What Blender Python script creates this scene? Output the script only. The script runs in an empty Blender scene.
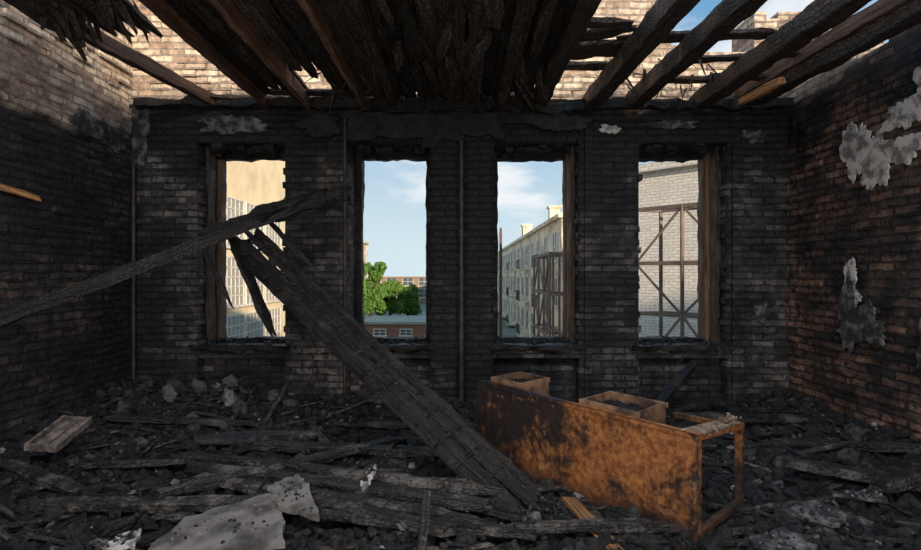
import bpy, math, random
from mathutils import Vector, Matrix, noise, Euler
random.seed(7)
R_=random.random
def U(a,b): return a+(b-a)*random.random()
scene=bpy.context.scene

# ------------------------------------------------------------------ mesh builder
class MB:
    def __init__(s): s.v=[];s.f=[];s.m=[];s.t=[];s.g=[]
    def add(s,vs,fs,mi=0,tone=.5,gs=None):
        b=len(s.v); s.v+= [tuple(v) for v in vs]
        s.g+= [tuple(g) for g in (gs if gs else vs)]
        s.t+=[tone]*len(vs)
        s.f+=[tuple(i+b for i in f) for f in fs]; s.m+=[mi]*len(fs)
    def box(s,c,sz,R=None,mi=0,jit=0,tone=.5):
        c=Vector(c);vs=[];gs=[];o=Vector((R_()*9,R_()*9,R_()*9))
        for x in(-.5,.5):
            for y in(-.5,.5):
                for z in(-.5,.5):
                    p=Vector((x*sz[0],y*sz[1],z*sz[2]))
                    if jit: p+=Vector((U(-jit,jit)*sz[0],U(-jit,jit)*sz[1],U(-jit,jit)*sz[2]))
                    gs.append(p+o)
                    if R is not None: p=R@p
                    vs.append(c+p)
        s.add(vs,[(0,1,3,2),(4,6,7,5),(0,4,5,1),(2,3,7,6),(0,2,6,4),(1,5,7,3)],mi,tone,gs)
    def bx(s,x0,x1,y0,y1,z0,z1,mi=0,tone=.5): s.box(((x0+x1)/2,(y0+y1)/2,(z0+z1)/2),(abs(x1-x0),abs(y1-y0),abs(z1-z0)),None,mi,0,tone)
    def beam(s,p0,p1,w,h,roll=0,jit=.05,mi=0,tone=.5,step=.07,t0=.8,t1=.8,sag=0):
        p0=Vector(p0);p1=Vector(p1);d=p1-p0;L=d.length;d.normalize()
        up=Vector((0,0,1)) if abs(d.z)<.93 else Vector((0,1,0))
        a=d.cross(up).normalized();b=a.cross(d).normalized()
        if roll:
            q=Matrix.Rotation(roll,3,d);a=q@a;b=q@b
        n=max(2,int(L/step));K=8
        pr=[(-.5,-.44),(-.46,-.5),(.46,-.5),(.5,-.44),(.5,.44),(.46,.5),(-.46,.5),(-.5,.44)]
        vs=[];gs=[];fs=[];o=Vector((R_()*50,R_()*50,R_()*50))
        for i in range(n+1):
            t=i/n
            k=1
            if t*L<.15: k=t0+(1-t0)*t*L/.15
            if (1-t)*L<.15: k=t1+(1-t1)*(1-t)*L/.15
            c=p0+d*(t*L)-Vector((0,0,sag*4*t*(1-t)))
            for j,(x,y) in enumerate(pr):
                q=Vector((x*2,y*2,t*L*5))+o; q2=Vector((x*5,y*5,t*L*17))+o
                jx=(noise.noise(q)+.5*noise.noise(q2))*jit*2; jy=(noise.noise(q+Vector((31,7,3)))+.5*noise.noise(q2+Vector((31,7,3))))*jit*2
                e=0
                if i==0: e=-abs(noise.noise(q*3))*.12
                if i==n: e=abs(noise.noise(q*3))*.12
                vs.append(c+a*((x+jx)*w*k)+b*((y+jy)*h*k)+d*e)
                gs.append(Vector((t*L,(x)*w,(y)*h))+o)
        for i in range(n):
            for j in range(K):
                fs.append((i*K+j,i*K+(j+1)%K,(i+1)*K+(j+1)%K,(i+1)*K+j))
        fs.append(tuple(range(K-1,-1,-1)));fs.append(tuple(n*K+j for j in range(K)))
        s.add(vs,fs,mi,tone,gs)
    def rock(s,c,r,mi=0,tone=.5,sq=(1,1,.7)):
        o=Vector((R_()*99,R_()*99,R_()*99));E=Euler((R_()*6,R_()*6,R_()*6)).to_matrix()
        vs=[Vector(c)+E@Vector((p[0]*sq[0]*r*(1+.5*noise.noise(Vector(p)*1.3+o)),p[1]*sq[1]*r*(1+.5*noise.noise(Vector(p)*1.3+o)),p[2]*sq[2]*r*(1+.4*noise.noise(Vector(p)*2+o)))) for p in ICO]
        s.add(vs,ICOF,mi,tone)
    def build(s,name,mats,parent=None,smooth=False):
        me=bpy.data.meshes.new(name);me.from_pydata(s.v,[],s.f)
        for m in mats: me.materials.append(m)
        me.polygons.foreach_set('material_index',s.m)
        at=me.attributes.new('tone','FLOAT','POINT');at.data.foreach_set('value',s.t)
        ag=me.attributes.new('gc','FLOAT_VECTOR','POINT');ag.data.foreach_set('vector',[c for g in s.g for c in g])
        if smooth: me.polygons.foreach_set('use_smooth',[True]*len(me.polygons))
        me.update()
        ob=bpy.data.objects.new(name,me);scene.collection.objects.link(ob)
        if parent: ob.parent=parent
        return ob
ph=(1+5**.5)/2
ICO=[Vector(p).normalized() for p in[(-1,ph,0),(1,ph,0),(-1,-ph,0),(1,-ph,0),(0,-1,ph),(0,1,ph),(0,-1,-ph),(0,1,-ph),(ph,0,-1),(ph,0,1),(-ph,0,-1),(-ph,0,1)]]
ICOF=[(0,11,5),(0,5,1),(0,1,7),(0,7,10),(0,10,11),(1,5,9),(5,11,4),(11,10,2),(10,7,6),(7,1,8),(3,9,4),(3,4,2),(3,2,6),(3,6,8),(3,8,9),(4,9,5),(2,4,11),(6,2,10),(8,6,7),(9,8,1)]

# ------------------------------------------------------------------ materials
def newmat(name,rough=.8,spec=.3):
    m=bpy.data.materials.new(name);m.use_nodes=True;nt=m.node_tree
    b=nt.nodes['Principled BSDF'];b.inputs['Roughness'].default_value=rough;b.inputs['Specular IOR Level'].default_value=spec
    return m,nt,b
def ND(nt,t,**k):
    n=nt.nodes.new(t)
    for a,b in k.items(): setattr(n,a,b)
    return n
def setin(nt,sock,v):
    if isinstance(v,bpy.types.NodeSocket): nt.links.new(v,sock)
    elif v is not None:
        if isinstance(v,(tuple,list)) and len(v)==3 and sock.type=='RGBA': v=(*v,1)
        sock.default_value=v
def MA(nt,op,a,b=None,c=None,clamp=False):
    n=ND(nt,'ShaderNodeMath',operation=op,use_clamp=clamp)
    for i,x in enumerate((a,b,c)):
        if x is not None: setin(nt,n.inputs[i],x)
    return n.outputs[0]
def MIX(nt,f,a,b,mode='MIX'):
    n=ND(nt,'ShaderNodeMix',data_type='RGBA',blend_type=mode)
    setin(nt,n.inputs[0],f);setin(nt,n.inputs[6],a);setin(nt,n.inputs[7],b);return n.outputs[2]
def NOI(nt,vec,sc,det=6,ro=.6,dist=0):
    n=ND(nt,'ShaderNodeTexNoise');n.inputs['Scale'].default_value=sc;n.inputs['Detail'].default_value=det;n.inputs['Roughness'].default_value=ro;n.inputs['Distortion'].default_value=dist
    if vec is not None: nt.links.new(vec,n.inputs['Vector'])
    return n.outputs['Fac']
def SM(nt,x,a,b,o0=0,o1=1):
    n=ND(nt,'ShaderNodeMapRange',interpolation_type='SMOOTHSTEP');setin(nt,n.inputs[0],x)
    for i,v in zip((1,2,3,4),(a,b,o0,o1)): n.inputs[i].default_value=v
    return n.outputs[0]
def BUMP(nt,b,h,st=.6,d=.02):
    n=ND(nt,'ShaderNodeBump');n.inputs['Strength'].default_value=st;n.inputs['Distance'].default_value=d
    nt.links.new(h,n.inputs['Height']);nt.links.new(n.outputs[0],b.inputs['Normal'])
def POS(nt): return ND(nt,'ShaderNodeTexCoord').outputs['Object']
def SCALE(nt,v,s):
    n=ND(nt,'ShaderNodeMapping');nt.links.new(v,n.inputs[0]);n.inputs['Scale'].default_value=s;return n.outputs[0]

def brick_mat(name,c1,c2,mort,lo,hi,up1=None,up2=None,upm=None,zt=3.38,bw=.25,bh=.074,soot=(.0085,.0088,.0098),lintel=0.0,mid=0.0,ms=.011,var=1.0,bd=.032):
    m,nt,b=newmat(name,.75,.35)
    p=POS(nt);sp=ND(nt,'ShaderNodeSeparateXYZ');nt.links.new(p,sp.inputs[0])
    x,y,z=sp.outputs
    wob=NOI(nt,p,6,3)
    u=MA(nt,'ADD',MA(nt,'ADD',x,y),MA(nt,'MULTIPLY',wob,.04))
    v=MA(nt,'ADD',z,MA(nt,'MULTIPLY',wob,.04))
    cb=ND(nt,'ShaderNodeCombineXYZ');nt.links.new(u,cb.inputs[0]);nt.links.new(v,cb.inputs[1])
    def BR(a,bb,mo):
        n=ND(nt,'ShaderNodeTexBrick');nt.links.new(cb.outputs[0],n.inputs['Vector'])
        n.inputs['Color1'].default_value=(*a,1);n.inputs['Color2'].default_value=(*bb,1);n.inputs['Mortar'].default_value=(*mo,1)
        n.inputs['Scale'].default_value=1;n.inputs['Mortar Size'].default_value=ms;n.inputs['Mortar Smooth'].default_value=.25
        n.inputs['Brick Width'].default_value=bw;n.inputs['Row Height'].default_value=bh;return n
    B=BR(c1,c2,mort);W=BR((0,0,0),(1,1,1),(.5,.5,.5))
    n1=NOI(nt,p,.85,7,.62,.4);n2=NOI(nt,p,13,6,.75);n3=NOI(nt,p,3.1,6,.65);n4=NOI(nt,p,45,4,.7)
    sp2=ND(nt,'ShaderNodeSeparateColor');nt.links.new(W.outputs['Color'],sp2.inputs[0]);pb=sp2.outputs[0]
    lo_=tuple(1-(1-.18)*var for _ in range(3));hi_=(1+.8*var,1+.75*var,1+.7*var)
    col=MIX(nt,1,B.outputs['Color'],MIX(nt,SM(nt,n2,.36,.66),lo_,hi_),'MULTIPLY')
    # soot: drifts, brick-by-brick variation, heavier where smoke rolled under the ceiling
    mask=MA(nt,'ADD',MA(nt,'ADD',MA(nt,'MULTIPLY',n1,.55),MA(nt,'MULTIPLY',n3,.40)),MA(nt,'MULTIPLY',MA(nt,'SUBTRACT',n2,.45),.35))
    mask=MA(nt,'ADD',mask,MA(nt,'MULTIPLY',MA(nt,'SUBTRACT',pb,.5),.05))
    if lintel: mask=MA(nt,'ADD',mask,SM(nt,z,2.45,3.1,0,lintel))
    if mid: mask=MA(nt,'ADD',mask,SM(nt,MA(nt,'ABSOLUTE',MA(nt,'SUBTRACT',x,.05)),.25,.7,mid,0))
    mk=SM(nt,mask,lo,hi)
    sootc=MIX(nt,B.outputs['Fac'],MIX(nt,SM(nt,n2,.4,.7),soot,tuple(q*3.6 for q in soot)),tuple(q*.7 for q in soot))
    col=MIX(nt,mk,col,sootc)
    if up1:
        B2=BR(up1,up2,upm)
        c2_=MIX(nt,1,B2.outputs['Color'],MIX(nt,SM(nt,n2,.3,.7),(.45,.43,.42),(1.2,1.17,1.15)),'MULTIPLY')
        c2_=MIX(nt,SM(nt,n3,.52,.70,0,.85),c2_,(.10,.07,.055))
        f=SM(nt,MA(nt,'ADD',z,MA(nt,'MULTIPLY',n1,.9)),zt+.38,zt+.55)
        col=MIX(nt,f,col,c2_)
    nt.links.new(col,b.inputs['Base Color'])
    nt.links.new(SM(nt,n2,.3,.7,.42,.9),b.inputs['Roughness'])
    h=MA(nt,'SUBTRACT',MA(nt,'ADD',MA(nt,'ADD',MA(nt,'MULTIPLY',n2,.9),MA(nt,'MULTIPLY',n4,.35)),MA(nt,'MULTIPLY',n3,.6)),MA(nt,'MULTIPLY',B.outputs['Fac'],.9))
    h=MA(nt,'ADD',h,MA(nt,'MULTIPLY',pb,.35))
    BUMP(nt,b,h,1.0,bd)
    return m
UP1=(.88,.72,.54);UP2=(.42,.29,.20);UPM=(.36,.30,.25)
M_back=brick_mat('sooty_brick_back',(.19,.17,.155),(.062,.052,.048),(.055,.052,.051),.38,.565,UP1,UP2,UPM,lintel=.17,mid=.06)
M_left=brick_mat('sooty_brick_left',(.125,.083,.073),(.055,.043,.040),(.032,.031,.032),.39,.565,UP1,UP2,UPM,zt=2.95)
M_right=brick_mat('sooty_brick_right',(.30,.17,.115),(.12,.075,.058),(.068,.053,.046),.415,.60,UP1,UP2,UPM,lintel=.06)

def char_mat(name,base,hi,ash=.3,sc=1,rough=.5,crack=.7,spec=.5):
    m,nt,b=newmat(name,rough,spec)
    g=ND(nt,'ShaderNodeAttribute',attribute_name='gc').outputs['Vector'];t=ND(nt,'ShaderNodeAttribute',attribute_name='tone').outputs['Fac']
    vo=ND(nt,'ShaderNodeTexVoronoi',feature='DISTANCE_TO_EDGE');nt.links.new(SCALE(nt,g,(26*sc,46*sc,46*sc)),vo.inputs['Vector']);vo.inputs['Scale'].default_value=1
    gr=NOI(nt,SCALE(nt,g,(2,70,70)),1,5,.7);n=NOI(nt,g,5,6,.65);n5=NOI(nt,g,40,5,.7)
    e=SM(nt,vo.outputs['Distance'],0,.15,1-crack,1)
    c=MIX(nt,MA(nt,'MULTIPLY',e,SM(nt,gr,.35,.7)),tuple(q*.3 for q in base),hi)
    c=MIX(nt,SM(nt,MA(nt,'ADD',n,MA(nt,'MULTIPLY',n5,.4)),.70,.9,0,ash),c,(.26,.24,.22))
    c=MIX(nt,1,c,MIX(nt,t,(.3,.3,.3),(1.8,1.7,1.6)),'MULTIPLY')
    nt.links.new(c,b.inputs['Base Color'])
    nt.links.new(SM(nt,n,.3,.7,rough-.15,rough+.3),b.inputs['Roughness'])
    BUMP(nt,b,MA(nt,'ADD',MA(nt,'MULTIPLY',e,.7),gr),.9,.012)
    return m
M_char=char_mat('charred_timber',(.008,.0075,.007),(.021,.019,.0175),.06,1,.5,.5,.35)
M_charfl=char_mat('charred_planks',(.008,.0072,.007),(.032,.029,.0275),.26,1,.42,.5,.4)
M_deck=char_mat('charred_ceiling_boards',(.04,.028,.021),(.12,.082,.058),.05,.6,.5,.9)
M_brown=char_mat('scorched_timber',(.12,.062,.035),(.27,.15,.085),.15,.6,.6,.3)
M_orange=char_mat('sun_streak_orange',(.34,.16,.06),(.50,.26,.10),.1,.4,.6,.2)

def rubble_mat():
    m,nt,b=newmat('burnt_rubble',.6,.5)
    p=POS(nt);t=ND(nt,'ShaderNodeAttribute',attribute_name='tone').outputs['Fac']
    n=NOI(nt,p,26,8,.75);n2=NOI(nt,p,2.3,5,.6);n3=NOI(nt,p,90,4,.8)
    c=MIX(nt,SM(nt,n,.4,.72),(.005,.005,.0052),(.045,.042,.041))
    c=MIX(nt,SM(nt,n2,.55,.75,0,.25),c,(.11,.095,.08))
    c=MIX(nt,SM(nt,t,.35,1.0),c,MIX(nt,SM(nt,n,.35,.65),(.14,.13,.12),(.50,.47,.44)))
    nt.links.new(c,b.inputs['Base Color']);nt.links.new(SM(nt,n,.3,.7,.28,.85),b.inputs['Roughness'])
    BUMP(nt,b,MA(nt,'ADD',n,MA(nt,'MULTIPLY',n3,.5)),1,.03);return m
M_rub=rubble_mat()
def plain(name,c,c2=None,sc=6,rough=.8,bump=.01,lo=.35,hi=.65,metal=0,spec=.3):
    m,nt,b=newmat(name,rough,spec);p=POS(nt);n=NOI(nt,p,sc,8,.65,.3)
    nt.links.new(MIX(nt,SM(nt,n,lo,hi),c,c2 or tuple(q*.6 for q in c)),b.inputs['Base Color'])
    b.inputs['Metallic'].default_value=metal
    if bump: BUMP(nt,b,NOI(nt,p,sc*5,6,.7),.7,bump)
    return m
M_plas=plain('old_plaster',(.50,.46,.42),(.15,.13,.115),10,.9,.008,.42,.62)
M_plasd=plain('smoked_plaster',(.15,.145,.138),(.025,.025,.025),10,.85,.01,.36,.56)
M_black=plain('black_soot',(.010,.0095,.0095),(.03,.027,.025),12,.7,.02)
M_slab=plain('plaster_slab',(.19,.17,.155),(.055,.048,.043),5,.85,.008,.38,.64)
M_pipe=plain('sooty_pipe',(.02,.018,.018),(.06,.045,.04),9,.5,.004)

def rust_mat():
    m,nt,b=newmat('rusty_steel',.55,.4);p=POS(nt)
    n=NOI(nt,p,3.2,8,.66,.6);n2=NOI(nt,p,22,7,.75);sp=ND(nt,'ShaderNodeSeparateXYZ');nt.links.new(p,sp.inputs[0])
    st=NOI(nt,SCALE(nt,p,(14,14,1.2)),1,5,.6)
    c=MIX(nt,SM(nt,n2,.35,.7),(.14,.045,.016),(.38,.15,.04))
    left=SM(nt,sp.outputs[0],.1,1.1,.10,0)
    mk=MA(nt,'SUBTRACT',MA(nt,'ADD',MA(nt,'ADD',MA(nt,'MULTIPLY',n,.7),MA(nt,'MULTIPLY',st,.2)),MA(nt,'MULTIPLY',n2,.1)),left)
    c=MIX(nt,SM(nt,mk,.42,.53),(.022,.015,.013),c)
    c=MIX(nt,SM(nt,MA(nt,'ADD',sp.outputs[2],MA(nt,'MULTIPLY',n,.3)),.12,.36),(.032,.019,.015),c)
    c=MIX(nt,SM(nt,NOI(nt,p,5,6,.7),.60,.70,0,.6),c,(.46,.26,.12))
    nt.links.new(c,b.inputs['Base Color']);nt.links.new(SM(nt,n2,.3,.7,.35,.75),b.inputs['Roughness'])
    BUMP(nt,b,MA(nt,'ADD',n2,n),.5,.006);return m
M_rust=rust_mat()
M_ply=plain('scorched_plywood',(.26,.14,.075),(.05,.03,.022),7,.7,.004)
M_ash=plain('ash_crust',(.30,.22,.155),(.09,.06,.04),20,.9,.01)

# ------------------------------------------------------------------ room shell
YB=5.2; XL=-3.56; XR=3.55
WIN=[(-2.85,-1.90),(-1.22,-0.33),(0.36,1.28),(1.93,2.89)]
Z0,Z1=.72,2.93
def relief(mb,n,fn):
    for _ in range(n):
        c=fn()
        if c: mb.box(c[0],c[1],None,0,.06)
mb=MB()
T=.5
edges=[XL-.5]+[e for w in WIN for e in w]+[XR+.5]
for i in range(0,len(edges),2): mb.bx(edges[i],edges[i+1],YB,YB+T,-.3,3.35)
for (a,b) in WIN:
    mb.bx(a,b,YB+.14,YB+T,-.3,Z0-.05)
    mb.bx(a,b,YB,YB+T,Z0-.12,Z0-.0)
    mb.bx(a,b,YB,YB+T,Z1,3.35)
x=XL-.5
while x<XR+.5:
    w=.13
    top=4.95+.12*noise.noise(Vector((x*2,0,0)))
    if 2.2<x<3.1: top=3.92+.32*abs(noise.noise(Vector((x*5,3,0))))
    elif x>=3.0: top=4.35+.2*noise.noise(Vector((x*4,1,0)))
    top=3.35+round((top-3.35)/.074)*.074
    mb.bx(x,x+w,YB+.06,YB+T,3.35,top); x+=w
for (a,b) in WIN:
    z=Z0
    while z<Z1:
        for e,sg in((a,1),(b,-1)):
            if R_()<.45:
                d=U(.003,.018); mb.box((e+sg*d/2,YB+U(.03,.12),z+.035),(d+.02,U(.08,.2),.066),None,0,.05)
        z+=.078
    for k in range(10):
        xx=U(a+.05,b-.05); mb.box((xx,YB+U(.05,.3),Z1-U(0,.03)),(U(.06,.12),.12,.06),None,0,.1)
def f():
    x=U(XL,XR);z=round(U(.2,3.3)/.074)*.074
    for a,b in WIN:
        if a-.16<x<b+.16 and z<Z1+.1: return None
    return (x,YB,z),(U(.12,.24),U(.008,.03),.064)
relief(mb,800,f)
relief(mb,200,lambda:((U(XL,XR),YB+.06,round(U(3.4,3.9)/.074)*.074),(U(.12,.24),U(.01,.06),.064)))
mb.bx(-.31,-.05,YB-.05,YB,-.1,3.2); mb.bx(.07,.33,YB-.05,YB,-.1,3.2)
mb.bx(-1.42,-1.26,YB-.035,YB,-.1,3.2); mb.bx(1.34,1.42,YB-.03,YB,-.1,3.1);mb.bx(2.93,3.05,YB-.03,YB,-.1,2.9)
mb.build('wall_back',[M_back])
mb=MB()
mb.bx(XL-.45,XL,-2.0,YB,-.3,3.3)
y=-2.0
while y<YB:
    top=4.9+.2*noise.noise(Vector((y,5,0))); mb.bx(XL-.45,XL-.03,y,y+.13,3.3,top);y+=.13
relief(mb,420,lambda:((XL,U(1.5,YB),round(U(.2,3.9)/.074)*.074),(U(.008,.03),U(.12,.24),.064)))
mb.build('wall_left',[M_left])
mb=MB()
mb.bx(XR,XR+.45,-2.0,YB,-.3,3.36)
y=-2.0
while y<YB:
    top=3.50+.80*max(0,(y-4.35)/.85)+.14*noise.noise(Vector((y*2.3,9,0)))
    top=3.36+round((top-3.36)/.074)*.074
    mb.bx(XR,XR+.42,y,y+.13,3.36,max(3.4,top));y+=.13
relief(mb,420,lambda:((XR,U(1.5,YB),round(U(.2,3.3)/.074)*.074),(U(.008,.035),U(.12,.24),.064)))
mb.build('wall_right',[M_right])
M_fr=[M_brown,M_char]
for i,(a,b) in enumerate(WIN):
    mb=MB();y0=YB+T-.06
    for (q0,q1,mi) in(((a+.035,y0,Z0),(a+.035,y0,Z1),0 if i==0 else 1),((b-.035,y0,Z0),(b-.035,y0,Z1),0 if i>=2 else 1)):
        mb.beam(q0,q1,.075,.12,0,.10,mi,.25 if mi==0 else .8,.06,1,1)
    mb.beam((a,y0,Z1-.04),(b,y0,Z1-.04),.12,.09,0,.2,1,.4,.05,1,1)
    mb.beam((a,y0,Z0+.02),(b,y0,Z0+.02),.12,.05,0,.2,1,.4,.05,1,1)
    if i>=2:
        mb.beam((b-.03,YB+.2,Z0),(b-.03,YB+.2,Z1),.05,.14,0,.10,0,.0,.06,1,1)
        mb.beam((b-.03,YB+.36,Z0),(b-.03,YB+.36,Z1),.04,.12,0,.08,0,.9,.06,1,1)
    if i==0:
        mb.beam((a+.03,YB+.22,Z0),(a+.03,YB+.22,Z1),.04,.14,0,.10,0,-.05,.06,1,1)
    mb.beam((a-.04,YB+.02,Z0),(b+.04,YB+.02,Z0),.16,.05,0,.15,1,.9,.05,1,1)
    for k in range(70): mb.rock((U(a+.02,b-.02),YB+U(-.03,.45),Z0+U(.0,.04)),U(.01,.035),1,U(.4,1.8))
    mb.build('window_%d'%(i+1),M_fr)

def patch(name,c,axis,rx,rz,seed,th,mat,n=80,amp=.45):
    m=MB();vs=[];o=Vector((seed*7.3,seed*3.1,0))
    for side in(0,1):
        for k in range(n):
            a=2*math.pi*k/n
            r=1+amp*(noise.noise(Vector((math.cos(a)*1.4,math.sin(a)*1.4,0))+o)*1.3+noise.noise(Vector((math.cos(a)*5,math.sin(a)*5,2))+o)*.6+noise.noise(Vector((math.cos(a)*13,math.sin(a)*13,2))+o)*.3)
            s_=1-.04*side
            u,w=math.cos(a)*rx*r*s_,math.sin(a)*rz*r*s_
            d=-th*side
            if axis=='y': p=(c[0]+u,c[1]+d,c[2]+w)
            elif axis=='x+': p=(c[0]+d,c[1]+u,c[2]+w)
            else: p=(c[0]-d,c[1]+u,c[2]+w)
            vs.append(p)
    fs=[(k,(k+1)%n,n+(k+1)%n,n+k) for k in range(n)]+[tuple(range(n,2*n))]
    m.add(vs,fs); return m.build(name,[mat])
for k,(y,z,ry,rz,mat) in enumerate([(4.28,2.62,.17,.26,M_plas),(4.06,2.44,.16,.20,M_plas),(3.84,2.50,.20,.11,M_plas),(3.80,2.78,.20,.11,M_plas),(3.45,2.86,.28,.26,M_plas),(3.5,2.44,.16,.12,M_plas),
    (4.32,1.50,.07,.13,M_plas),(4.30,1.30,.10,.10,M_plas),(4.18,1.06,.24,.18,M_plasd),(4.34,1.16,.10,.28,M_plasd),(3.4,2.2,.2,.06,M_plas),(3.55,1.0,.10,.3,M_plasd)]):
    patch('plaster_patch',(XR-.012-.004*k,y,z),'x+',ry,rz,k+1,.012,mat)
patch('plaster_patch',(XL+.01,4.55,2.92),'x-',.2,.11,21,.014,M_plasd)
patch('plaster_patch',(XL+.01,4.95,2.9),'x-',.1,.12,22,.014,M_plasd)
patch('plaster_patch',(-3.45,YB-.01,2.98),'y',.10,.32,23,.018,M_plasd)
patch('plaster_patch',(-2.45,YB-.01,3.12),'y',.38,.10,24,.02,M_plasd)
patch('plaster_patch',(1.62,YB-.01,3.07),'y',.12,.05,25,.02,M_plas)
patch('plaster_patch',(2.3,YB-.01,3.12),'y',.3,.05,27,.02,M_plasd)
patch('plaster_patch',(3.15,YB-.01,3.0),'y',.12,.07,28,.02,M_plasd)
patch('plaster_patch',(3.25,YB-.01,1.1),'y',.08,.10,29,.02,M_plasd)
for k,(x,z,rx,rz) in enumerate([(-.9,3.15,.45,.16),(-.3,3.1,.3,.2),(.2,3.15,.35,.2),(.8,3.2,.4,.1),(-1.5,3.1,.2,.14),(-.6,3.0,.3,.06),(1.05,3.12,.4,.08)]):
    patch('soot_crust',(x,YB-.05-.003*k,z),'y',rx,rz,40+k,.03,M_black)
def pipe(name,pts,r,mat):
    cu=bpy.data.curves.new(name,'CURVE');cu.dimensions='3D';cu.bevel_depth=r;cu.bevel_resolution=4
    sp=cu.splines.new('POLY');sp.points.add(len(pts)-1)
    for p,q in zip(sp.points,pts): p.co=(*q,1)
    cu.materials.append(mat);o=bpy.data.objects.new(name,cu);scene.collection.objects.link(o)
pipe('heating_pipe',[(.01,YB-.045,.1),(.01,YB-.045,3.3)],.028,M_pipe)
pipe('heating_pipe',[(-1.24,YB-.05,.1),(-1.24,YB-.05,3.2)],.02,M_pipe)
pipe('heating_pipe',[(-3.50,YB-.06,.3),(-3.50,YB-.06,2.7)],.02,M_pipe)
mb=MB();mb.bx(XL,XR,-2.0,YB,-.3,0);mb.build('floor',[M_black])

# ------------------------------------------------------------------ rubble
def hf(x,y):
    h=.07+.05*max(0,1-(YB-y)/.6)
    h+=.22*math.exp(-((x-XL)/.45)) + .14*math.exp(-((XR-x)/.4))
    h+=.24*math.exp(-(((x+2.5)/.8)**2+((y-4.75)/.55)**2))
    h+=.06*math.exp(-(((x+1.0)/1.)**2+((y-3.)/.5)**2))
    h+=.07*noise.noise(Vector((x*1.7,y*1.7,1)))+.06*noise.noise(Vector((x*5,y*5,4)))+.025*noise.noise(Vector((x*16,y*16,7)))
    return max(.015,h)
mb=MB();nx,ny=230,150;x0,x1,y0,y1=XL+.01,XR-.01,.4,YB-.005
vs=[(x0+(x1-x0)*i/nx,y0+(y1-y0)*j/ny,hf(x0+(x1-x0)*i/nx,y0+(y1-y0)*j/ny)) for j in range(ny+1) for i in range(nx+1)]
fs=[(j*(nx+1)+i,j*(nx+1)+i+1,(j+1)*(nx+1)+i+1,(j+1)*(nx+1)+i) for j in range(ny) for i in range(nx)]
mb.add(vs,fs,0,.1)
for k in range(30000):
    x=U(XL+.04,XR-.04);y=U(1.5,YB-.03)
    r=.006+.055*R_()**5.0
    tn=U(.0,.52)
    q=R_()
    if q<.09: tn=U(.5,1.0);r=.006+.024*R_()**2
    if R_()<.6:
        s=(r*U(1,3.5),r*U(.8,1.6),r*U(.3,1)); mb.box((x,y,hf(x,y)+r*.3),s,Euler((U(-.6,.6),U(-.6,.6),U(0,6.3))).to_matrix(),0,.18,tn)
    else: mb.rock((x,y,hf(x,y)+r*.25),r,0,tn)
for (x,y,r,t) in [(-2.75,4.55,.10,.65),(-2.55,4.7,.09,.55),(-2.2,4.6,.11,.7),(-2.05,4.45,.08,.5),(-2.9,4.9,.1,.5),(-2.35,4.9,.09,.6),(-3.1,4.4,.08,.5),(-.19,3.1,.06,.95),(-1.7,4.8,.08,.55),
    (-2.0,2.95,.05,.9),(-1.9,3.2,.04,.9),(1.95,2.6,.05,.7),(2.3,2.75,.05,.6),(.42,2.75,.06,.7),(2.9,3.6,.08,.5),(3.2,3.9,.08,.5),(-3.2,3.6,.06,.5),(-2.6,3.9,.06,.6),(0.1,2.6,.05,.8),(.5,4.6,.07,.5),(-.5,4.8,.08,.5),(1.9,4.7,.08,.55),(2.6,4.6,.08,.5),(-1.9,4.9,.09,.6),(-1.35,4.7,.07,.5),(-2.4,4.3,.06,.6)]:
    mb.rock((x,y,hf(x,y)+r*.4),r,0,t,(1.2,1,.7))
    for _ in range(6): mb.rock((x+U(-.18,.18),y+U(-.18,.18),hf(x,y)+.02),r*U(.15,.45),0,t*U(.5,1))
mb.build('rubble_pile',[M_rub])
def lay(x0,y0,x1,y1,h):
    z0,z1=hf(x0,y0),hf(x1,y1)
    off=max(hf(x0+(x1-x0)*t/12,y0+(y1-y0)*t/12)-(z0+(z1-z0)*t/12) for t in range(13))
    return z0+off*.75+h*.5+.008,z1+off*.75+h*.5+.008
mb=MB()
for k in range(480):
    x=U(XL+.3,XR-.3);y=U(1.8,YB-.3);L=.10+.5*R_()**2.5;a=U(0,6.28) if R_()<.5 else U(-.5,.3)
    d=Vector((math.cos(a),math.sin(a),U(-.15,.28)))*L/2;c=Vector((x,y,hf(x,y)+.02+abs(d.z)*.6))
    mb.beam(c-d,c+d,U(.012,.045),U(.008,.025),U(-.5,.5),.12,0,U(.1,2.0),.06)
for k in range(36):
    x=U(-3.1,3.0);y=U(2.3,4.5);L=U(.4,1.0);a=U(-.6,.35) if x<.3 else U(-1.3,1.3)
    dx,dy=math.cos(a)*L/2,math.sin(a)*L/2
    xa,xb=max(-3.4,x-dx),min(3.4,x+dx)
    if -.1<x<2.0 and y<4.2: continue
    h=U(.012,.03);za,zb=lay(xa,y-dy,xb,y+dy,h)
    mb.beam((xa,y-dy,za-.01),(xb,y+dy,zb-.01),U(.02,.06),h,U(-.4,.4),.12,0,U(.05,1.2),.06)
mb.build('charred_splinters',[M_charfl])

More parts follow.
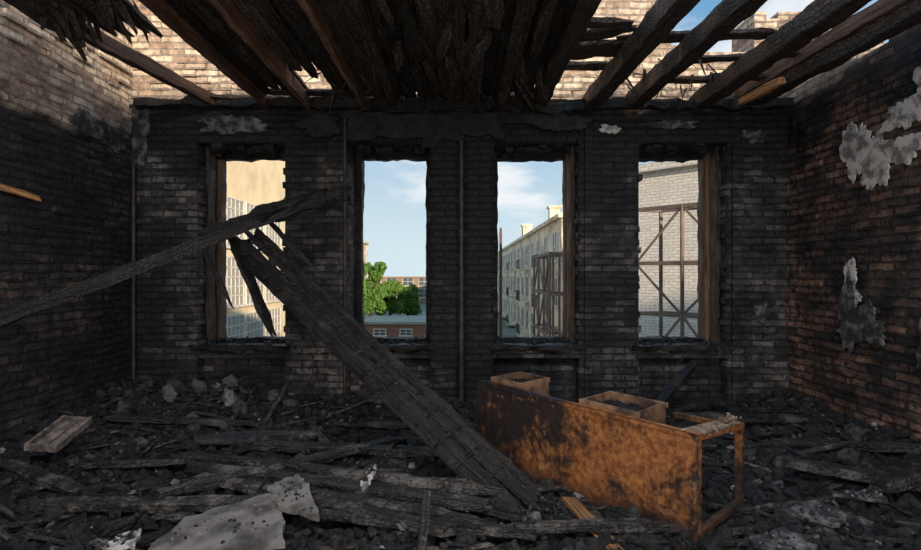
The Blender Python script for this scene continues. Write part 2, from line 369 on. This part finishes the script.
def plank(name,p0,p1,w,h,mat,tone=.5,roll=0,jit=.05,**k):
    m=MB();m.beam(p0,p1,w,h,roll,jit,0,tone,.05,**k);return m.build(name,[mat])
for (x0,y0,x1,y1,w,h,dz,t) in [
    (-2.05,3.52,.20,2.86,.09,.06,.03,1.6),(-1.85,3.32,.12,2.74,.09,.05,.03,1.1),(-1.70,3.18,.08,2.62,.07,.04,.02,1.9),(-1.50,3.02,-.1,2.52,.08,.05,.01,.9),
    (-2.4,2.80,-1.05,2.74,.09,.05,.02,1.1),(-1.75,2.82,-.95,3.45,.06,.05,.05,.9),(-1.6,3.80,-.15,3.60,.08,.05,.03,1.0),(-2.1,3.85,-1.2,4.05,.10,.06,.03,1.0),
    (-.9,4.35,.2,4.25,.08,.05,.03,.9),(-1.35,4.3,-1.0,3.7,.06,.04,.05,1.0),(-1.1,3.4,-.55,3.85,.07,.04,.06,1.0),(.3,2.55,1.05,2.5,.05,.05,.02,.7),
    (2.3,3.3,3.3,2.65,.12,.06,.04,.8),(2.5,2.85,3.3,3.2,.10,.05,.08,.7),(2.6,3.95,3.3,3.5,.08,.05,.03,.7),(-3.2,3.3,-2.4,3.0,.08,.05,.02,.8),(-.75,2.66,.35,2.52,.08,.04,.02,.8),
    (-2.6,3.35,-1.7,3.55,.06,.04,.03,1.1),(-3.0,4.1,-1.9,4.2,.07,.05,.02,.9),(1.9,3.9,2.5,4.4,.08,.05,.03,.8),(2.0,4.5,3.2,4.3,.07,.05,.02,.7)]:
    za,zb=lay(x0,y0,x1,y1,h)
    plank('charred_plank',(x0,y0,za+dz),(x1,y1,zb+dz),w,h,M_charfl,t,U(-.25,.25),.10)
plank('charred_plank',(-.19,2.30,.16),(-.18,2.66,.28),.05,.03,M_charfl,4)
plank('charred_plank',(1.55,4.15,.2),(2.45,5.02,.58),.09,.05,M_char,1)
plank('charred_plank',(1.9,4.6,.15),(2.6,4.75,.3),.05,.04,M_char,1)
plank('charred_plank',(-1.75,4.35,.2),(-1.62,4.5,.5),.03,.03,M_charfl,5)
plank('sun_streak_strip',(.66,2.85,.15),(.80,2.34,.11),.09,.03,M_orange,.3)
plank('sun_streak_strip',(XL+.03,3.3,2.22),(XL+.03,4.0,2.14),.03,.05,M_orange,1.1)  # orange strip on the left wall, coloured to stand for a sun streak
def slab(name,poly,th,mat):
    m=MB();n=len(poly);out=[]
    for i in range(n):
        a=Vector(poly[i]);b=Vector(poly[(i+1)%n])
        for k in range(6):
            p=a.lerp(b,k/6)
            if k: p+=Vector((U(-.018,.018),U(-.018,.018),0))
            out.append(p)
    N=len(out);vs=out+[p+Vector((0,0,th)) for p in out]
    m.add(vs,[tuple(range(N-1,-1,-1)),tuple(range(N,2*N))]+[(k,(k+1)%N,N+(k+1)%N,N+k) for k in range(N)])
    for _ in range(40):
        q=sum((Vector(poly[j])*w_ for j,w_ in zip(range(n),(lambda r:[x/sum(r) for x in r])([R_()**2 for _ in range(n)]))),Vector())
        m.rock(q+Vector((0,0,th)),U(.004,.014),1,U(0,.8))
    return m.build(name,[mat,M_rub])
slab('plaster_slab',[(-1.48,2.58,.17),(-1.1,2.78,.21),(-.98,2.66,.21),(-.84,2.30,.19),(-1.5,2.2,.16)],.03,M_slab)
slab('plaster_slab',[(-1.12,2.78,.25),(-1.0,2.93,.26),(-.88,2.80,.26),(-.72,2.45,.24),(-.98,2.58,.24)],.025,M_slab)
slab('plaster_slab',[(-1.70,2.42,.18),(-1.62,2.44,.19),(-1.56,2.3,.18),(-1.72,2.3,.17)],.02,M_plas)
slab('plaster_slab',[(-.58,2.94,.26),(-.53,2.96,.31),(-.51,2.80,.31),(-.57,2.78,.25)],.03,M_plas)
slab('plaster_slab',[(1.80,2.72,.15),(2.05,2.8,.17),(2.12,2.6,.19),(1.95,2.52,.17)],.02,M_plasd)
slab('plaster_slab',[(1.5,2.5,.12),(1.7,2.52,.16),(1.75,2.35,.16),(1.5,2.35,.12)],.02,M_plasd)
slab('plaster_slab',[(2.25,2.90,.16),(2.5,2.92,.18),(2.45,2.75,.19)],.02,M_plasd)
m=MB()
c=Vector((-2.92,3.50,.33));Rr=Euler((.25,.12,.12)).to_matrix()
for (lc,s) in [((0,0,0),(.17,.36,.012)),((-.09,0,.02),(.025,.38,.05)),((.09,0,.02),(.025,.38,.05)),((0,.18,.02),(.18,.025,.045)),((0,-.18,.02),(.18,.025,.045)),((0,.02,.012),(.02,.34,.015))]:
    m.box(c+Rr@Vector(lc),s,Rr,0,.02,.9)
m.build('wooden_shutter',[plain('weathered_wood',(.24,.19,.16),(.05,.04,.035),12,.8,.006)])

# ------------------------------------------------------------------ fallen beams
m=MB();m.beam((-3.42,3.40,1.12),(-1.10,4.62,2.34),.07,.10,.1,.07,0,1.0,.05,t1=.5)
m.beam((-3.40,3.44,1.17),(-1.9,4.22,1.96),.03,.03,.1,.1,0,1.8,.05,t1=.5)
m.beam((-2.2,4.08,1.84),(-1.15,4.60,2.30),.10,.11,.4,.24,0,.3,.05,t1=.2,t0=.3)
m.beam((-1.75,4.32,1.98),(-1.22,4.60,2.16),.06,.05,.4,.2,0,.3,.05,t1=.1,t0=.3)
m.beam((-1.5,4.42,2.2),(-1.12,4.62,2.22),.05,.04,.4,.25,0,.3,.05,t1=.1,t0=.3)
m.build('fallen_beam',[M_char])
m=MB()
A=Vector((-2.02,4.5,1.86));B=Vector((.39,2.84,.12));d=(B-A).normalized();side=d.cross(Vector((0,-.5,1))).normalized();nn=side.cross(d).normalized()
if nn.z<0: nn=-nn
for k,(o,w,h,t,s0,s1,u) in enumerate([(-.115,.045,.10,1.1,0,0,0),(-.045,.062,.03,2.0,-.05,.05,.01),(.033,.056,.03,1.2,.08,-.02,.0),(.105,.045,.11,1.0,.02,.10,0)]):
    m.beam(A+side*o+d*s0+nn*u,B+side*o*.92+d*s1+nn*u,w,h,.0,.06,0,t,.05,t1=.6,sag=.02)
for k in range(16):
    f_=.08+k*.056
    c=A.lerp(B,f_)-Vector((0,0,.08*f_*(1-f_)))
    m.beam(c-side*.11+nn*.022,c+side*.10+nn*.022,.03,.02,0,.18,0,.6,.05)
m.beam(A+side*.16+d*.3-nn*.05,A+side*.13+d*2.2-nn*.05,.03,.04,0,.15,0,.6,.05)
for k in range(9):   # broken slats fanning out of the upper end
    s0=A+side*U(-.14,.12)+d*U(-.12,.5);m.beam(s0,s0+d*U(.1,.35)+side*U(-.22,.22)+Vector((0,0,U(-.28,.05))),U(.02,.05),.018,0,.2,0,U(.3,1.3),.05,t1=.3)
m.build('fallen_roof_truss',[M_char])
plank('hanging_charred_board',(-2.10,4.42,1.82),(-1.72,4.38,.98),.13,.04,M_char,2.4,0,.14,t1=.5)
plank('hanging_charred_board',(-2.36,4.42,1.74),(-2.10,4.38,1.24),.04,.04,M_char,1.2,0,.12,t1=.3)
plank('hanging_charred_board',(-1.80,4.45,2.02),(-1.30,4.25,1.56),.04,.04,M_char,1.2,0,.12,t1=.4)

# ------------------------------------------------------------------ overturned rusty desk
E=bpy.data.objects.new('overturned_desk',None);scene.collection.objects.link(E)
E.location=(.145,3.77,.08);E.rotation_euler=(0,0,math.atan2(-.763,.646))
L=1.68;H=.59
m=MB()
m.bx(0,L,-.006,.006,0,H);
for (a0,a1,b0,b1) in((0,L,H-.022,H),(0,L,0,.022),(0,.022,.022,H-.022),(L-.022,L,.022,H-.022)): m.bx(a0,a1,-.012,.045,b0,b1)
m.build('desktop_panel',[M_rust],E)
def tray(x0,x1,y0,y1,z0,z1,name):
    t=.014;m=MB()
    m.bx(x0,x1,y0,y0+t,z0,z1);m.bx(x0,x1,y1-t,y1,z0,z1);m.bx(x0,x0+t,y0+t,y1-t,z0,z1);m.bx(x1-t,x1,y0+t,y1-t,z0,z1);m.bx(x0+t,x1-t,y0+t,y1-t,z0,z0+t)
    m.bx(x0-.01,x1+.01,y0-.008,y0,z1-.03,z1);m.bx(x0-.01,x1+.01,y1,y1+.008,z1-.03,z1)
    m.build(name,[M_ply],E)
    m=MB();
    for k in range(140): m.rock((U(x0+.03,x1-.03),U(y0+.03,y1-.03),z1-.05+U(-.02,.01)),U(.008,.02),0,U(0,.4))
    m.bx(x0+.014,x1-.014,y0+.014,y1-.014,z1-.09,z1-.055,0,.1)
    m.build(name+'_debris',[M_rub],E)
tray(.10,.40,.05,.36,.02,.63,'drawer_pedestal_1')
tray(.92,1.32,.05,.38,.02,.62,'drawer_pedestal_2')
m=MB()
for xx in(L-.03,):
    m.box((xx,.34,H-.055),(.035,.66,.035),Euler((-.10,0,0)).to_matrix())
    m.bx(xx-.02,xx+.02,.62,.66,0,H-.07)
    m.box((xx,.33,.04),(.035,.64,.035))
m.bx(L-.42,L-.03,.62,.65,H-.12,H-.09)
m.box((L-.05,.34,H-.035),(.08,.6,.014),Euler((-.10,.1,0)).to_matrix(),1,.1)
for k in range(50): m.rock((L-.05+U(-.04,.04),U(.05,.62),H-.03+U(-.01,.01)),U(.006,.016),1)
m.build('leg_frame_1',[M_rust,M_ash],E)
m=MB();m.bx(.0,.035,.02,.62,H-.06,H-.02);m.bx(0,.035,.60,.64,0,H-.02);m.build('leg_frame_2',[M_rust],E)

# ------------------------------------------------------------------ ceiling
ZC=3.36
m=MB()
x=-2.08
while x<.84:
    w=U(.10,.14)
    ye=YB-.05
    if -1.75<x<-1.35: ye=U(4.35,4.7)
    if x<-1.9: ye=U(4.9,5.1)
    if x>.6: ye=U(4.2,4.8)
    sg=-.09*math.exp(-((x+.1)/.45)**2)
    m.beam((x+w/2,1.4,ZC+.09+sg+U(-.02,.015)),(x+w/2+U(-.03,.03),ye,ZC+.09+sg+U(-.05,.015)),w*1.02,.03,U(-.15,.15),.08,0,U(-.1,1.0),.07,t1=.7)
    m.beam((x+w,1.4,ZC+.135),(x+w,ye+.02,ZC+.135),w*1.0,.03,0,.04,0,.3,.2,t1=.9)
    x+=w
# layers of loose, sagging boards under the middle
for k in range(26):
    xx=U(-.75,.75);ya=U(2.6,4.3);Lb=U(.4,1.1)
    m.beam((xx,ya,ZC+U(-.05,.03)),(xx+U(-.14,.14),ya+Lb,ZC-U(.0,.10)),U(.04,.12),.018,U(-.4,.4),.14,0,U(-.1,1.2),.06,t0=.5,t1=.3)
for k in range(9):
    xx=U(.45,.75);ya=U(4.2,4.7);m.beam((xx,ya,ZC+.06),(xx+U(.05,.3),ya+U(.1,.4),ZC-U(.05,.22)),U(.04,.10),.018,U(-.4,.4),.2,0,U(0,.8),.05,t1=.2)
m.build('ceiling',[M_deck])
def joist(x0,z0,x1,z1,w,h,mat,tone=.5,y0=1.4,y1=YB+.05,jit=.055):
    mm=MB();mm.beam((x0,y0,z0),(x1,y1,z1),w,h,0,jit,0,tone,.06);return mm.build('ceiling_joist',[mat])
for X,t in((-2.07,.5),(-1.62,.75),(-1.03,.7)): joist(X,ZC-.01,X-.01,ZC-.01,.055,.13,M_brown,t)
for X,w in((-.70,.10),(.42,.10),(.84,.15)): joist(X,ZC,X,ZC,w,.16,M_deck,.4)
joist(.60,ZC+.03,.64,ZC+.03,.10,.05,M_deck,.7)
joist(1.56,ZC+.02,1.38,ZC-.02,.15,.18,M_deck,.4)
joist(1.64,ZC+.12,1.47,ZC+.06,.03,.1,M_brown,.3)
joist(2.02,ZC+.02,1.84,ZC,.14,.17,M_deck,.3)
joist(2.66,ZC+.02,2.56,ZC,.16,.17,M_deck,.35)
joist(3.30,ZC,3.10,ZC+.02,.14,.17,M_deck,.3)
joist(3.21,ZC+.10,3.02,ZC+.12,.04,.12,M_brown,.2)
plank('sun_streak_strip',(3.02,4.55,ZC-.03),(2.97,5.1,ZC-.02),.05,.08,M_orange,1.4)
plank('charred_lath',(3.2,5.05,ZC+.02),(3.42,4.1,ZC+.10),.12,.04,M_deck,.6)
joist(-3.05,ZC+.08,-2.62,ZC,.08,.12,M_brown,.2,3.6)
for (x0,y0,x1,y1,z,w) in [(1.35,4.05,2.65,4.0,ZC+.14,.14),(1.9,4.5,3.1,4.45,ZC+.14,.12),(.85,4.3,1.6,4.25,ZC+.13,.26),(.8,4.6,1.5,4.65,ZC+.13,.14),(.85,3.8,1.35,3.85,ZC+.13,.12),(.85,4.05,1.4,4.0,ZC+.13,.14),(-2.1,5.0,-.9,5.02,ZC+.05,.12),(-2.7,5.05,-2.0,5.08,ZC+.02,.07),(2.5,4.75,3.4,4.8,ZC+.12,.10),(1.9,4.85,2.7,4.9,ZC+.12,.12)]:
    plank('charred_lath',(x0,y0,z),(x1,y1+U(-.15,.15),z),w,.03,M_deck,.4,0,.10,t0=.5,t1=.5)
plank('wall_plate',(XL+.1,YB-.06,3.34),(-1.0,YB-.06,3.33),.10,.09,M_char,1,0,.2)
plank('wall_plate',(-1.0,YB-.08,3.30),(1.3,YB-.08,3.30),.14,.14,M_char,.5,0,.2)
plank('wall_plate',(1.3,YB-.06,3.32),(XR-.05,YB-.06,3.33),.10,.09,M_char,1,0,.2)
m=MB()
for k in range(13):
    x=-3.15+k*.062
    m.beam((x,1.6,ZC+.14),(x+.04,3.74+.35*noise.noise(Vector((k*.7,0,0)))+U(-.10,.10),ZC+.06+U(-.06,.03)),.075,.03,U(-.3,.3),.15,0,U(.2,.6),.08,t1=.4)
for k in range(24):
    x=U(-3.1,-2.4);y=U(3.3,3.75);m.beam((x,y,ZC+.1),(x+U(-.05,.1),y+U(.03,.15),ZC-U(.02,.08)),U(.04,.10),.02,0,.25,0,.3,.05,t1=.4)
m.build('torn_ceiling_boards',[M_deck])
m=MB()
for k in range(70):
    x=random.choice([U(-1.9,.9),U(-1.9,.9),U(1.2,3.3)]);y=U(4.3,5.05);m.beam((x,y,ZC+.05),(x+U(-.12,.12),y+U(-.12,.05),ZC-U(.0,.12)),U(.012,.04),.012,0,.2,0,.4,.05,t1=.1)
m.build('hanging_char_fragments',[M_deck])

# ------------------------------------------------------------------ outside
M_ground=plain('yard_ground',(.30,.27,.22),(.16,.18,.10),.15,.95,0)
mb=MB();mb.bx(-200,200,-120,250,-4.6,-4.2);mb.build('ground',[M_ground])
M_glass,nt,b=newmat('dark_glass',.15,.6);b.inputs['Base Color'].default_value=(.10,.12,.13,1)
M_glassp,nt,b=newmat('dusty_glass',.4,.4);b.inputs['Base Color'].default_value=(.36,.35,.31,1)
M_white=plain('pale_frame',(.85,.77,.66),(.62,.54,.44),3,.8,0)
def wallmat(name,a,b_,sc=.6): return plain(name,a,b_,sc,.9,0,.4,.7)
M_beige=wallmat('beige_render',(.88,.70,.44),(.70,.54,.34))
M_cream=wallmat('cream_render',(.95,.78,.57),(.42,.32,.24),.9)
M_brownr=wallmat('brown_render',(.34,.22,.15),(.26,.17,.12))
M_grey=wallmat('sun_blocker_grey',(.38,.33,.28),(.25,.21,.18))
M_roofl=wallmat('pale_roofing',(.42,.42,.34),(.30,.32,.24))
M_wb=brick_mat('white_brick',(.92,.83,.72),(.80,.71,.61),(.58,.50,.43),.9,1.0,bw=.3,bh=.10,ms=.012,var=.22,bd=.004)
M_rb=brick_mat('red_brick',(.36,.17,.10),(.26,.12,.08),(.4,.33,.28),.9,1.0,bw=.5,bh=.16,var=.4,bd=.004)
def building(name,x0,x1,y0,y1,z1,wall,face,ww,wh,px,floors,mull=2,rows=1,zbase=-4.2,glass=None,loc=(0,0,0),rot=0,roof=None,balc=False):
    m=MB()
    m.bx(x0,x1,y0,y1,zbase,z1); m.bx(x0-.25,x1+.25,y0-.25,y1+.25,z1,z1+.25,3 if roof else 0)
    if face in('+x','-x'):
        X=x1 if face=='+x' else x0;sg=1 if face=='+x' else -1;a0,a1=y0,y1
    else:
        X=y0 if face=='-y' else y1;sg=-1 if face=='-y' else 1;a0,a1=x0,x1
    def put(a,b,z,zz,o0,o1,mi):
        lo,hi=sorted((X+sg*o0,X+sg*o1))
        if face in('+x','-x'): m.bx(lo,hi,a,b,z,zz,mi)
        else: m.bx(a,b,lo,hi,z,zz,mi)
    n=int((a1-a0)/px);off=((a1-a0)-n*px)/2
    for i in range(n):
        c=a0+off+px*(i+.5)
        for zf in floors:
            put(c-ww/2,c+ww/2,zf,zf+wh,-.01,.02,1)
            put(c-ww/2-.08,c-ww/2,zf-.08,zf+wh+.08,0,.06,2);put(c+ww/2,c+ww/2+.08,zf-.08,zf+wh+.08,0,.06,2)
            put(c-ww/2-.15,c+ww/2+.15,zf-.14,zf,0,.14,2);put(c-ww/2,c+ww/2,zf+wh,zf+wh+.08,0,.06,2)
            for k in range(1,mull): put(c-ww/2+ww*k/mull-.03,c-ww/2+ww*k/mull+.03,zf,zf+wh,.02,.05,2)
            for k in range(1,rows+1): put(c-ww/2,c+ww/2,zf+wh*k/(rows+1)-.03,zf+wh*k/(rows+1)+.03,.02,.05,2)
            if balc and i%3==1:
                put(c-1.2,c+1.2,zf-.5,zf-.38,0,.9,0)
                for q in range(9): put(c-1.2+q*.3-.02,c-1.2+q*.3+.02,zf-.38,zf+.5,.84,.88,1)
                put(c-1.2,c+1.2,zf+.5,zf+.55,.82,.9,1)
    o=m.build(name,[wall,glass or M_glass,M_white,roof or wall]);o.location=loc;o.rotation_euler=(0,0,rot);return o
building('factory_building',-20,-12,12,33.2,9.6,M_beige,'+x',2.3,2.5,2.7,(-3.2,-.1,3.0),5,4,glass=M_glassp)
building('factory_building',-22,-12,50,62,5.4,M_cream,'+x',1.6,1.6,2.6,(-3,-.3,2.4),2)
building('long_workshop_building',-26,2,95,105,.9,M_brownr,'-y',2,1.6,3.2,(-2.9,-.6),2)
building('brick_shed',-9,-1,44,50,-3.0,M_rb,'-y',1.0,.5,2.4,(-4.0,),2,roof=M_roofl)
building('ruined_apartment_building',6.0,16,28.5,80,4.9,M_cream,'-x',1.3,1.7,3.2,(-3.4,-.4,2.4),2,balc=True)
building('white_brick_building',0,6,-5,2,4.95,M_wb,'-x',.8,1.2,3.0,(-3.6,),2,loc=(6.9,15.6,0),rot=math.radians(48))
building('sun_blocker_block',-40,70,-32,-22,10.3,M_grey,'+y',1.6,1.8,3.4,(-3,.2,3.4,6.6),2)  # unseen block added behind the camera to keep direct sun out of the room
mb=MB()
for (x,y,z,s) in((7.2,52,5.15,1.0),(7.4,38,5.15,.8)):
    mb.bx(x-s/2,x+s/2,y-s/2,y+s/2,z,z+1.6);mb.bx(x-s/2-.1,x+s/2+.1,y-s/2-.1,y+s/2+.1,z+1.6,z+1.8)
mb.build('roof_chimney',[M_cream])
mb=MB();mb.beam((3.35,40,-4.2),(3.35,40,5.4),.22,.22,0,.0,0,.5,.5);mb.build('utility_pole',[M_brown])
M_rustout=plain('weathered_steel',(.26,.18,.13),(.14,.10,.08),2,.7,0)
def lattice(name,x0,x1,y0,y1,zs,r,nb,dp=.9):
    m=MB()
    P=lambda t:(x0+(x1-x0)*t,y0+(y1-y0)*t)
    for i in range(nb+1):
        x,y=P(i/nb);m.beam((x,y,-4.2),(x,y,zs[-1]),r,r,0,0,0,.5,2,1,1);m.beam((x+dp,y+.1,-4.2),(x+dp,y+.1,zs[-1]),r,r,0,0,0,.5,2,1,1)
    for z in zs:
        a=P(0);b=P(1);m.beam((*a,z),(*b,z),r,r*1.3,0,0,0,.5,2,1,1);m.beam((a[0]+dp,a[1]+.1,z),(b[0]+dp,b[1]+.1,z),r,r*1.3,0,0,0,.5,2,1,1)
        for i in range(nb+1):
            x,y=P(i/nb);m.beam((x,y,z),(x+dp,y+.1,z),r,r,0,0,0,.5,2,1,1)
    for i in range(nb):
        for k in range(len(zs)-1):
            a=P(i/nb);b=P((i+1)/nb)
            z0,z1=(zs[k],zs[k+1]) if (i+k)%2 else (zs[k+1],zs[k])
            m.beam((*a,z0),(*b,z1),r*.7,r*.7,0,0,0,.5,2,1,1)
    return m.build(name,[M_rustout])
lattice('steel_fire_escape',4.1,4.3,22,28,[-3.5,-1.4,.6,2.5],.11,3,.8)
lattice('steel_fire_escape',4.6,6.3,12.6,11.0,[-3.0,-1.1,.5,1.8,3.2],.075,2,.7)
M_leaf=plain('foliage',(.075,.17,.025),(.16,.28,.05),1.2,.7,0)
M_bark=plain('bark',(.12,.08,.05),None,3,.9,0)
def tree(x,y,h,r,seed):
    random.seed(seed);m=MB();m.beam((x,y,-4.2),(x,y,-4.2+h*.7),.35,.35,0,.1,1,.5,.5,1,.4)
    cl=[]
    for k in range(30):
        a=U(0,6.28);q=r*math.sqrt(R_());zz=-4.2+h*U(.3,.95);cl.append((Vector((x+q*math.cos(a)*.8,y+q*math.sin(a)*.8,zz)),r*U(.25,.45)))
    for c,_ in cl[:8]: m.beam((x,y,-4.2+h*.35),c,.1,.1,0,.1,1,.5,.5,1,.3)
    for c,rr in cl:
        for k in range(260):
            dv=Vector((random.gauss(0,1),random.gauss(0,1),random.gauss(0,1))).normalized()*rr*U(.6,1.05)
            p=c+dv;s=U(.10,.22);e=Euler((U(0,6),U(0,6),U(0,6))).to_matrix()
            m.add([p+e@Vector(q)*s for q in((-1,0,0),(0,-.5,0),(1,0,0),(0,.5,.1))],[(0,1,2,3)],0)
    m.build('leafy_tree',[M_leaf,M_bark])
tree(-9.7,52,6.9,1.7,3);tree(-8.2,56,4.8,1.7,5);tree(-6.6,60,4.0,1.7,9)

# ------------------------------------------------------------------ world, sun, camera
w=bpy.data.worlds.new('sky');scene.world=w;w.use_nodes=True;nt=w.node_tree
bg=nt.nodes['Background'];tc=ND(nt,'ShaderNodeTexCoord').outputs['Generated']
sp=ND(nt,'ShaderNodeSeparateXYZ');nt.links.new(tc,sp.inputs[0])
g=SM(nt,sp.outputs[2],-.02,.50)
c=MIX(nt,g,(.62,.75,.80),(.15,.35,.60))
cl=NOI(nt,SCALE(nt,tc,(1,1,2.6)),3.2,8,.55,.3)
c=MIX(nt,SM(nt,cl,.5,.68,0,.8),c,(.88,.90,.90))
nt.links.new(c,bg.inputs['Color']);bg.inputs['Strength'].default_value=1.1
s=bpy.data.lights.new('sun','SUN');s.energy=5.6;s.angle=.02;s.color=(1,.84,.64);so=bpy.data.objects.new('sun',s);scene.collection.objects.link(so)
dv=Vector((.50,-.83,.22));so.rotation_euler=dv.to_track_quat('Z','Y').to_euler()
def area(name,loc,tgt,sz,e,col):
    l=bpy.data.lights.new(name,'AREA');l.shape='RECTANGLE';l.size=sz[0];l.size_y=sz[1];l.energy=e;l.color=col
    o=bpy.data.objects.new(name,l);scene.collection.objects.link(o);o.location=loc;o.rotation_euler=(Vector(loc)-Vector(tgt)).to_track_quat('Z','Y').to_euler()
area('added_fill_light',(0,.6,3.7),(0,4.4,.4),(5.5,1.0),165,(.98,.98,1))  # added fill lamp out of view, rakes walls and floor from above
area('added_low_fill_light',(0,-1.8,1.0),(0,4.5,3.0),(3.5,1.0),100,(1,.93,.86))  # added low fill lamp behind the camera, lifts the ceiling underside
cam=bpy.data.cameras.new('camera');cam.sensor_width=36;cam.lens=480/921*36;cam.clip_start=.05;cam.clip_end=800
co=bpy.data.objects.new('camera',cam);scene.collection.objects.link(co);co.location=(0,0,1.5);co.rotation_euler=(math.radians(90),0,0)
scene.camera=co
scene.view_settings.view_transform='Standard'
